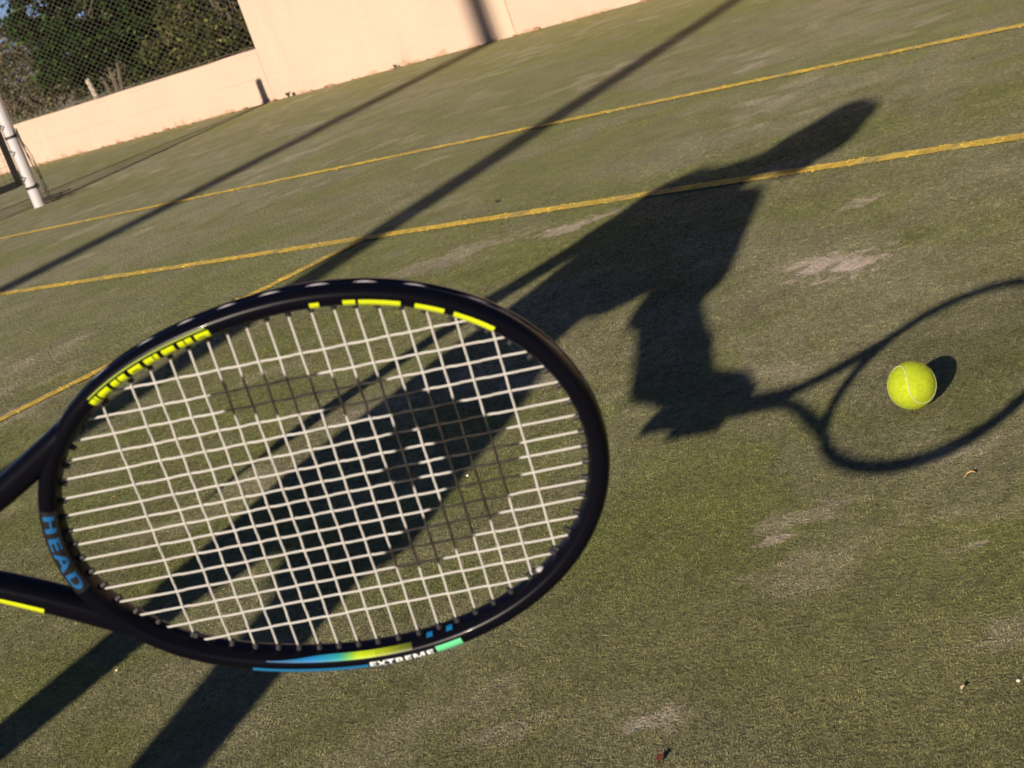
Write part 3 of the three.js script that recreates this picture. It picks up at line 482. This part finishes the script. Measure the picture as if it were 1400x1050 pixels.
  MV.forEach((v, i) => {
    const a = hit(0, v, -1, 0), b = hit(0, v, 1, 0); holes.push([-a, v], [b, v]);
    const wob = (R() - .5) * .0012;
    mesh('string', stringGeo([-a, v - wob], [b, v + wob], (x) => { const k = (x - CU[0]) / (CU[17] - CU[0]) * 17; return .00035 * Math.cos(Math.PI * (near(CU, x) + i)) * (k < -.6 || k > 17.6 ? .2 : 1); }), stringMat, t);
  });
  const ends = [];
  CU.forEach((u, j) => {
    const du = -.04; const a = hit(u + skew, 0, du, 1), b = hit(u + skew, 0, -du, -1), p0 = [u + skew + du * a, a], p1 = [u + skew - du * b, -b]; holes.push(p0, p1); ends.push([p0, p1]);
    mesh('string', stringGeo(p0, p1, (x, y) => -.00035 * Math.cos(Math.PI * (near(MV, y) + j))), stringMat, t);
  });
  // string running in the outer groove from hole to hole, and the grommets inside the head
  const loopMat = new THREE.MeshPhysicalMaterial({ color: lin(.34, .32, .35), roughness: .5 });
  const loop = (p, q) => { const a = Math.atan2(p[1], p[0]); let b = Math.atan2(q[1], q[0]); if (b - a > Math.PI) b -= 6.28318; if (a - b > Math.PI) b += 6.28318; const pts = []; for (let i = 0; i <= 8; i++) { const u = i / 8; pts.push(new V3(...onRing(lerp(a, b, u), .001, -.0016 + .0008 * Math.sin(u * Math.PI)))); } mesh('string_loop', tube(pts, .00075, 8), loopMat, t); };
  for (let j = 0; j < 17; j += 2) { loop(ends[j][0], ends[j + 1][0]); if (j + 2 < 18) loop(ends[j + 1][1], ends[j + 2][1]); }
  for (let i = 0; i < 15; i += 2) { const a = hit(0, MV[i], 1, 0), b = hit(0, MV[i + 1], 1, 0); loop([a, MV[i]], [b, MV[i + 1]]); }
  const gg = holes.map(([x, y]) => { const th = Math.atan2(y, x), [cx, cy, nx, ny] = frameAt(th); const g = new THREE.CylinderGeometry(.0017, .0024, .005, 8); g.rotateZ(Math.atan2(-nx, ny) + Math.PI); g.translate(cx - nx * (W + .0012), cy - ny * (W + .0012), 0); return g; });
  mesh('grommets', mergeGeometries(gg), new THREE.MeshStandardMaterial({ color: lin(.012, .012, .014), roughness: .6 }), t).userData.kind = 'stuff';
  for (const [x, y] of [[-.1335, -.0745], [.146, .0585], [.117, -.0845]]) { const g = new THREE.SphereGeometry(.0024, 12, 8), m = mesh('string_knot', g, loopMat, t); m.position.set(x, y, .001); m.scale.set(1.3, .9, 1); }
}

// ---------------------------------------------------------------- the person out of frame whose shadow falls on the court
const SD = new V3(-.34029, 0, -.94032), NR = new V3(.94032, 0, -.34029);
const W3 = (q, y, a) => new V3().addScaledVector(NR, q).addScaledVector(SD, a).setY(y);
const EF = (q, e, a) => W3(q, e - (a + .3) * .3466, a); // e: height of the shadow profile on the plane a = -0.3
function surf(sdf, lo, hi, cell) { // surface nets
  const n = [0, 1, 2].map((i) => Math.ceil((hi.getComponent(i) - lo.getComponent(i)) / cell) + 1), [nx, ny, nz] = n, F = new Float32Array(nx * ny * nz), id = new Int32Array(nx * ny * nz).fill(-1), P = [], I = [];
  for (let k = 0, o = 0; k < nz; k++) for (let j = 0; j < ny; j++) for (let i = 0; i < nx; i++, o++) F[o] = sdf(lo.x + i * cell, lo.y + j * cell, lo.z + k * cell);
  const at = (i, j, k) => i + nx * (j + ny * k);
  for (let k = 0; k < nz - 1; k++) for (let j = 0; j < ny - 1; j++) for (let i = 0; i < nx - 1; i++) {
    let x = 0, y = 0, z = 0, c = 0;
    const v = []; for (let q = 0; q < 8; q++) v.push(F[at(i + (q & 1), j + (q >> 1 & 1), k + (q >> 2))]);
    for (let q = 0; q < 8; q++) for (const b of [1, 2, 4]) if (!(q & b)) { const a0 = v[q], a1 = v[q | b]; if ((a0 < 0) !== (a1 < 0)) { const t = a0 / (a0 - a1); x += (q & 1) + (b === 1 ? t : 0); y += (q >> 1 & 1) + (b === 2 ? t : 0); z += (q >> 2) + (b === 4 ? t : 0); c++; } }
    if (c) { id[at(i, j, k)] = P.length / 3; P.push(lo.x + (i + x / c) * cell, lo.y + (j + y / c) * cell, lo.z + (k + z / c) * cell); }
  }
  const quad = (a, b, c, d, f) => { if (a < 0 || b < 0 || c < 0 || d < 0) return; f ? I.push(a, b, c, a, c, d) : I.push(a, c, b, a, d, c); };
  for (let k = 1; k < nz - 1; k++) for (let j = 1; j < ny - 1; j++) for (let i = 1; i < nx - 1; i++) {
    const s = F[at(i, j, k)] < 0;
    if (s !== F[at(i + 1, j, k)] < 0) quad(id[at(i, j - 1, k - 1)], id[at(i, j, k - 1)], id[at(i, j, k)], id[at(i, j - 1, k)], s);
    if (s !== F[at(i, j + 1, k)] < 0) quad(id[at(i - 1, j, k - 1)], id[at(i - 1, j, k)], id[at(i, j, k)], id[at(i, j, k - 1)], s);
    if (s !== F[at(i, j, k + 1)] < 0) quad(id[at(i - 1, j - 1, k)], id[at(i, j - 1, k)], id[at(i, j, k)], id[at(i - 1, j, k)], s);
  }
  const g = new THREE.BufferGeometry(); g.setAttribute('position', new THREE.Float32BufferAttribute(P, 3)); g.setIndex(I); g.computeVertexNormals(); return g;
}
const cap = (a, b, ra, rb) => { const dx = b.x - a.x, dy = b.y - a.y, dz = b.z - a.z, l = dx * dx + dy * dy + dz * dz; return (x, y, z) => { const px = x - a.x, py = y - a.y, pz = z - a.z, t = Math.min(1, Math.max(0, (px * dx + py * dy + pz * dz) / l)); return Math.hypot(px - dx * t, py - dy * t, pz - dz * t) - (ra + (rb - ra) * t); }; };
const ball = (c, rx, ry, rz) => (x, y, z) => { const r = Math.min(rx, ry, rz), k = Math.hypot((x - c.x) / rx, (y - c.y) / ry, (z - c.z) / rz); return (k - 1) * r; };
const smin = (a, b, k) => { const h = Math.max(k - Math.abs(a - b), 0) / k; return Math.min(a, b) - h * h * k * .25; };
const join = (list, k) => (x, y, z) => { let d = 9; for (const f of list) d = smin(d, f(x, y, z), k); return d; };
{
  const handC = RC.clone().addScaledVector(RU, -.405); // the middle of the grip
  const hipL = EF(-1.70, .90, -.28), hipR = EF(-1.50, .90, -.28), kneeL = EF(-1.752, .50, -.26), kneeR = EF(-1.352, .50, -.26), ankL = EF(-1.745, .09, -.33), ankR = EF(-1.20, .09, -.33);
  const waist = EF(-1.63, 1.05, -.08), chest = EF(-1.575, 1.26, .10), shL = EF(-1.655, 1.455, .20), shR = EF(-1.35, 1.345, .27), neck = EF(-1.475, 1.455, .24), head = EF(-1.30, 1.555, .33);
  const elR = EF(-1.255, 1.115, .45), wrR = EF(-1.095, .945, .595), elL = EF(-1.845, 1.205, .21), wrL = EF(-1.935, 1.02, .22), tipL = EF(-1.952, .95, .22);
  const t = base('person', [hipL.x, 0, hipL.z]);
  tag(t, 'person out of frame in shirt and shorts, leaning forward and holding the racket', 'person');
  const add = (name, g, m) => { g.translate(-t.position.x, 0, -t.position.z); return mesh(name, g, m, t); };
  const toe = (a, s) => W3(a.dot(NR) + s, .03, a.dot(SD) + .17);
  const bones = [cap(hipL, kneeL, .066, .046), cap(kneeL, ankL, .046, .032), cap(hipR, kneeR, .08, .055), cap(kneeR, ankR, .055, .036), cap(hipL, hipR, .10, .10), cap(hipL.clone().lerp(hipR, .5), waist, .125, .125), cap(waist, chest, .125, .13), cap(chest, neck, .12, .06), cap(shL, chest, .05, .11), cap(shR, chest, .055, .11), cap(shL, shR, .05, .055), cap(neck, head, .06, .058), cap(EF(-1.60, 1.49, .22), EF(-1.44, 1.49, .26), .046, .046),
    cap(shL, elL, .043, .033), cap(elL, wrL, .032, .023), cap(shR, elR, .05, .042), cap(elR, wrR, .04, .027), cap(ankL, toe(ankL, -.03), .034, .026), cap(ankR, toe(ankR, .03), .034, .026), ball(head, .078, .105, .09), cap(EF(-1.29, 1.51, .35), EF(-1.258, 1.452, .37), .055, .036)];
  const face = SD.clone().multiplyScalar(.8).addScaledVector(NR, .35).setY(-.35).normalize(), fr = face.clone().cross(new V3(0, 1, 0)).normalize(), fu = fr.clone().cross(face);
  const hp = (r, u, f) => head.clone().addScaledVector(fr, r).addScaledVector(fu, u).addScaledVector(face, f);
  bones.push(cap(hp(0, .012, .086), hp(0, -.02, .104), .010, .013), cap(hp(-.02, -.055, .08), hp(.02, -.055, .08), .010, .010), cap(hp(0, -.085, .05), hp(0, -.088, .072), .03, .022), cap(hp(-.083, -.01, 0), hp(-.086, .02, -.008), .012, .014), cap(hp(.083, -.01, 0), hp(.086, .02, -.008), .012, .014));
  // right hand: palm beside the grip, four fingers and a thumb closed round it
  const gv = RV, gn = RN, G = (u, an, r) => handC.clone().addScaledVector(RU, u).addScaledVector(gv, r * Math.sin(an)).addScaledVector(gn, r * Math.cos(an));
  const pa = Math.PI; // palm lies behind the grip, towards the person
  const fing = [];
  const palmA = G(-.035, 2.5, .034), palmB = G(.035, 2.5, .034);
  bones.push(cap(wrR, palmA.clone().lerp(palmB, .5), .026, .026), cap(palmA, palmB, .017, .018));
  [-.036, -.013, .010, .033].forEach((u, i) => { const r = .027, L = [2.6, 3.5, 4.5, 5.5 + .15 * (i & 1)].map((an, k) => G(u + .002 * k, an, r + (k === 0 ? .004 : 0))); for (let k = 0; k < 3; k++) fing.push(cap(L[k], L[k + 1], .0098 - .0008 * k, .0092 - .0009 * k)); });
  { const L = [G(.03, 2.2, .034), G(.045, 1.3, .030), G(.05, .4, .028)]; fing.push(cap(L[0], L[1], .012, .0105), cap(L[1], L[2], .0105, .009)); }
  // left hand hanging, fingers a little curled
  const dL = tipL.clone().sub(wrL).normalize(), sL = SD.clone(), pL = wrL.clone().addScaledVector(dL, .05);
  bones.push(cap(wrL, pL, .023, .026));
  [-.027, -.009, .009, .027].forEach((o, i) => { const b = pL.clone().addScaledVector(sL, o).addScaledVector(dL, .02), l = [.036, .042, .040, .032][i], m = b.clone().addScaledVector(dL, l).addScaledVector(sL, o * .15), e = m.clone().addScaledVector(dL, l * .75).addScaledVector(NR, .012); fing.push(cap(b, m, .0095, .0088), cap(m, e, .0088, .0075)); });
  { const b = wrL.clone().addScaledVector(sL, .02).addScaledVector(dL, .02), m = b.clone().addScaledVector(dL, .03).addScaledVector(sL, .03), e = m.clone().addScaledVector(dL, .03).addScaledVector(NR, .006); fing.push(cap(b, m, .012, .0105), cap(m, e, .0105, .009)); }
  const bodyF = join(bones, .03), fingF = join(fing, .004), full = (x, y, z) => smin(bodyF(x, y, z), fingF(x, y, z), .008);
  const skin = new THREE.MeshPhysicalMaterial({ color: lin(.42, .25, .17), roughness: .55 });
  const lo = new V3(9, 9, 9), hi = new V3(-9, -9, -9); for (const p of [hipL, ankL, ankR, toe(ankR, .03), toe(ankL, -.03), shL, shR, head, handC, wrL, elL, tipL, kneeR]) { lo.min(p); hi.max(p); } lo.addScalar(-.16); hi.addScalar(.16); lo.y = -.02;
  const inBox = (c, r) => (x, y, z) => Math.max(Math.abs(x - c.x), Math.abs(y - c.y), Math.abs(z - c.z)) < r;
  const body = surf(full, lo, hi, .011);
  const shirtM = new THREE.MeshStandardMaterial({ color: lin(.55, .55, .57), roughness: .95 }), shortM = new THREE.MeshStandardMaterial({ color: lin(.03, .04, .07), roughness: .9 }), hairM = new THREE.MeshStandardMaterial({ color: lin(.05, .03, .02), roughness: .7 });
  add('body', body, skin);
  add('fingers', surf(fingF, handC.clone().subScalar(.075), handC.clone().addScalar(.075), .0035), skin);
  add('eye', new THREE.SphereGeometry(.011, 12, 8).translate(...hp(-.03, .015, .08).toArray()), new THREE.MeshStandardMaterial({ color: lin(.5, .5, .5), roughness: .2 }));
  add('eye', new THREE.SphereGeometry(.011, 12, 8).translate(...hp(.03, .015, .08).toArray()), new THREE.MeshStandardMaterial({ color: lin(.5, .5, .5), roughness: .2 }));
  const torso = join([cap(hipL.clone().lerp(waist, .25), waist, .13, .135), cap(hipR.clone().lerp(waist, .25), waist, .13, .13), cap(waist, chest, .145, .142), cap(chest, neck, .13, .066), cap(shL, chest, .06, .12), cap(shR, chest, .066, .12), cap(shL, shR, .058, .064), cap(EF(-1.60, 1.50, .22), EF(-1.44, 1.495, .26), .052, .05), cap(EF(-1.44, 1.185, .16), EF(-1.35, 1.225, .32), .072, .068)], .04);
  const sleeveR = cap(shR, shR.clone().lerp(elR, .98), .066, .084), sleeveL = cap(shL, shL.clone().lerp(elL, .45), .056, .05);
  const sDir = elR.clone().sub(shR).normalize(), sEnd = shR.clone().lerp(elR, .98), lDir = elL.clone().sub(shL).normalize(), lEnd = shL.clone().lerp(elL, .45);
  const cut = (f, o, d) => (x, y, z) => Math.max(f(x, y, z), (x - o.x) * d.x + (y - o.y) * d.y + (z - o.z) * d.z);
  const up = neck.clone().sub(chest).normalize(), nEnd = neck.clone().addScaledVector(up, .005);
  const shirtF = (x, y, z) => smin(smin(cut(torso, nEnd, up)(x, y, z), cut(sleeveR, sEnd, sDir)(x, y, z), .03), cut(sleeveL, lEnd, lDir)(x, y, z), .03);
  const f0 = EF(-1.248, 1.092, .45), f1 = EF(-1.178, 1.022, .52), f2 = EF(-1.122, .970, .58), f3 = EF(-1.05, .927, .61), loose = cap(f0, f1, .050, .050), fore = join([cap(f1, f2, .050, .054), cap(f2, f3, .054, .036)], .01);
  add('shirt', surf((x, y, z) => smin(shirtF(x, y, z), Math.min(loose(x, y, z), fore(x, y, z)), .01), lo, hi, .012), shirtM);
  const hem = .74, shortsF = (x, y, z) => Math.max(join([cap(hipL, hipL.clone().lerp(kneeL, .55), .10, .082), cap(hipR, hipR.clone().lerp(kneeR, .55), .112, .115), cap(hipL, hipR, .115, .118)], .03)(x, y, z), hem - .02 * 0 - y, y - .98);
  add('shorts', surf(shortsF, lo, hi, .012), shortM);
  const hairF = (x, y, z) => Math.max(join([cap(EF(-1.352, 1.53, .31), EF(-1.268, 1.60, .33), .082, .088), cap(EF(-1.268, 1.60, .33), EF(-1.212, 1.61, .34), .086, .044), ball(EF(-1.238, 1.535, .34), .074, .074, .074)], .02)(x, y, z), (x - hp(0, 0, .07).x) * face.x + (y - hp(0, 0, .07).y) * face.y + (z - hp(0, 0, .07).z) * face.z);
  add('hair', surf(hairF, head.clone().subScalar(.26), head.clone().addScalar(.26), .01), hairM);
  for (const [a, s] of [[ankL, -.03], [ankR, .03]]) { const f = Math.max, tt = toe(a, s), sf = join([cap(a.clone().setY(.05), tt.clone().setY(.042), .05, .042), cap(a.clone().setY(.05), a.clone().setY(.085), .047, .045)], .02); add('shoe', surf((x, y, z) => f(sf(x, y, z), .004 - y), a.clone().subScalar(.25).setY(-.01), a.clone().addScalar(.25).setY(.16), .01), shirtM); }
}

// ---------------------------------------------------------------- small litter on the carpet
{
  const leafMat = (r, g, b) => new THREE.MeshStandardMaterial({ color: lin(r, g, b), roughness: .8, side: THREE.DoubleSide });
  function leaf(x, z, l, w, rot, mat, label, name = 'dry_leaf', cat = 'leaf') {
    const P = [], I = [], n = 8; for (let i = 0; i <= n; i++) { const u = i / n, ww = w * Math.sin(Math.PI * Math.min(1, u * .95 + .03)) ** .8, y = .0026 + .0016 * Math.sin(u * 3) + .001 * u; P.push((u - .5) * l, y + .002, -ww, (u - .5) * l, y, 0, (u - .5) * l, y + .0025, ww); if (i) { const k = i * 3; I.push(k - 3, k - 2, k, k - 2, k + 1, k, k - 2, k - 1, k + 1, k - 1, k + 2, k + 1); } }
    const g = new THREE.BufferGeometry(); g.setAttribute('position', new THREE.Float32BufferAttribute(P, 3)); g.setIndex(I); g.computeVertexNormals(); g.rotateY(rot);
    const t = base(name, [x, 0, z]); tag(t, label, cat, 'dry leaves scattered on the court'); mesh('blade', g, mat, t); mesh('stalk', tube([new V3(-l * .5, .003, 0), new V3(-l * .75, .0028, l * .05)], .0005, 5), mat, t).rotation.y = rot;
  }
  leaf(-1.102, -1.564, .011, .003, .6, leafMat(.5, .33, .16), 'small tan leaf below the shadow of the racket head');
  leaf(-1.097, -.95, .014, .0035, 2.1, leafMat(.16, .03, .02), 'dark red leaf at the bottom edge, right of the middle');
  leaf(-2.913, -1.421, .010, .003, .2, leafMat(.42, .24, .10), 'small brown leaf seen through the left end of the strings');
  leaf(-.863, -1.124, .006, .002, 1.4, leafMat(.5, .42, .25), 'pale straw leaf low in the bottom right corner');
  leaf(-8.807, -6.276, .05, .018, .3, leafMat(.5, .38, .17), 'yellowish leaf on the far carpet before the wall');
  leaf(-4.141, -2.366, .012, .004, 1, leafMat(.05, .03, .02), 'dark leaf just beside the service line');
  function pebble(x, z, s, mat, label) { const g = new THREE.IcosahedronGeometry(s, 1), p = g.attributes.position; for (let i = 0; i < p.count; i++) { const k = 1 + .35 * (vn(p.getX(i) / s * 1.7 + 30 + x, p.getY(i) / s * 1.7 + 30 + z) - .5); p.setXYZ(i, p.getX(i) * k, p.getY(i) * k * .7, p.getZ(i) * k); } g.computeVertexNormals(); g.translate(0, s * .5 + .001, 0); const t = base('pebble', [x, 0, z]); tag(t, label, 'pebble', 'pebbles scattered on the court'); mesh('stone', g, mat, t); }
  const pale = new THREE.MeshStandardMaterial({ color: lin(.75, .66, .5), roughness: .7 });
  pebble(-1.994, -1.542, .0028, pale, 'tiny pale pebble seen through the right side of the strings');
  pebble(-.821, -1.15, .002, pale, 'tiny pale pebble at the right edge near the bottom');
  pebble(-2.107, -.93, .0022, pale, 'tiny pale pebble between the two leg shadows at lower left');
  const dark = new THREE.MeshStandardMaterial({ color: lin(.02, .018, .015), roughness: .8 });
  pebble(-3.741, -3.36, .007, dark, 'small dark stone on the carpet just above the inner sideline');
}
scene.traverse((o) => { if (o.isMesh) { o.castShadow = true; o.receiveShadow = true; } });
renderer.render(scene, camera);
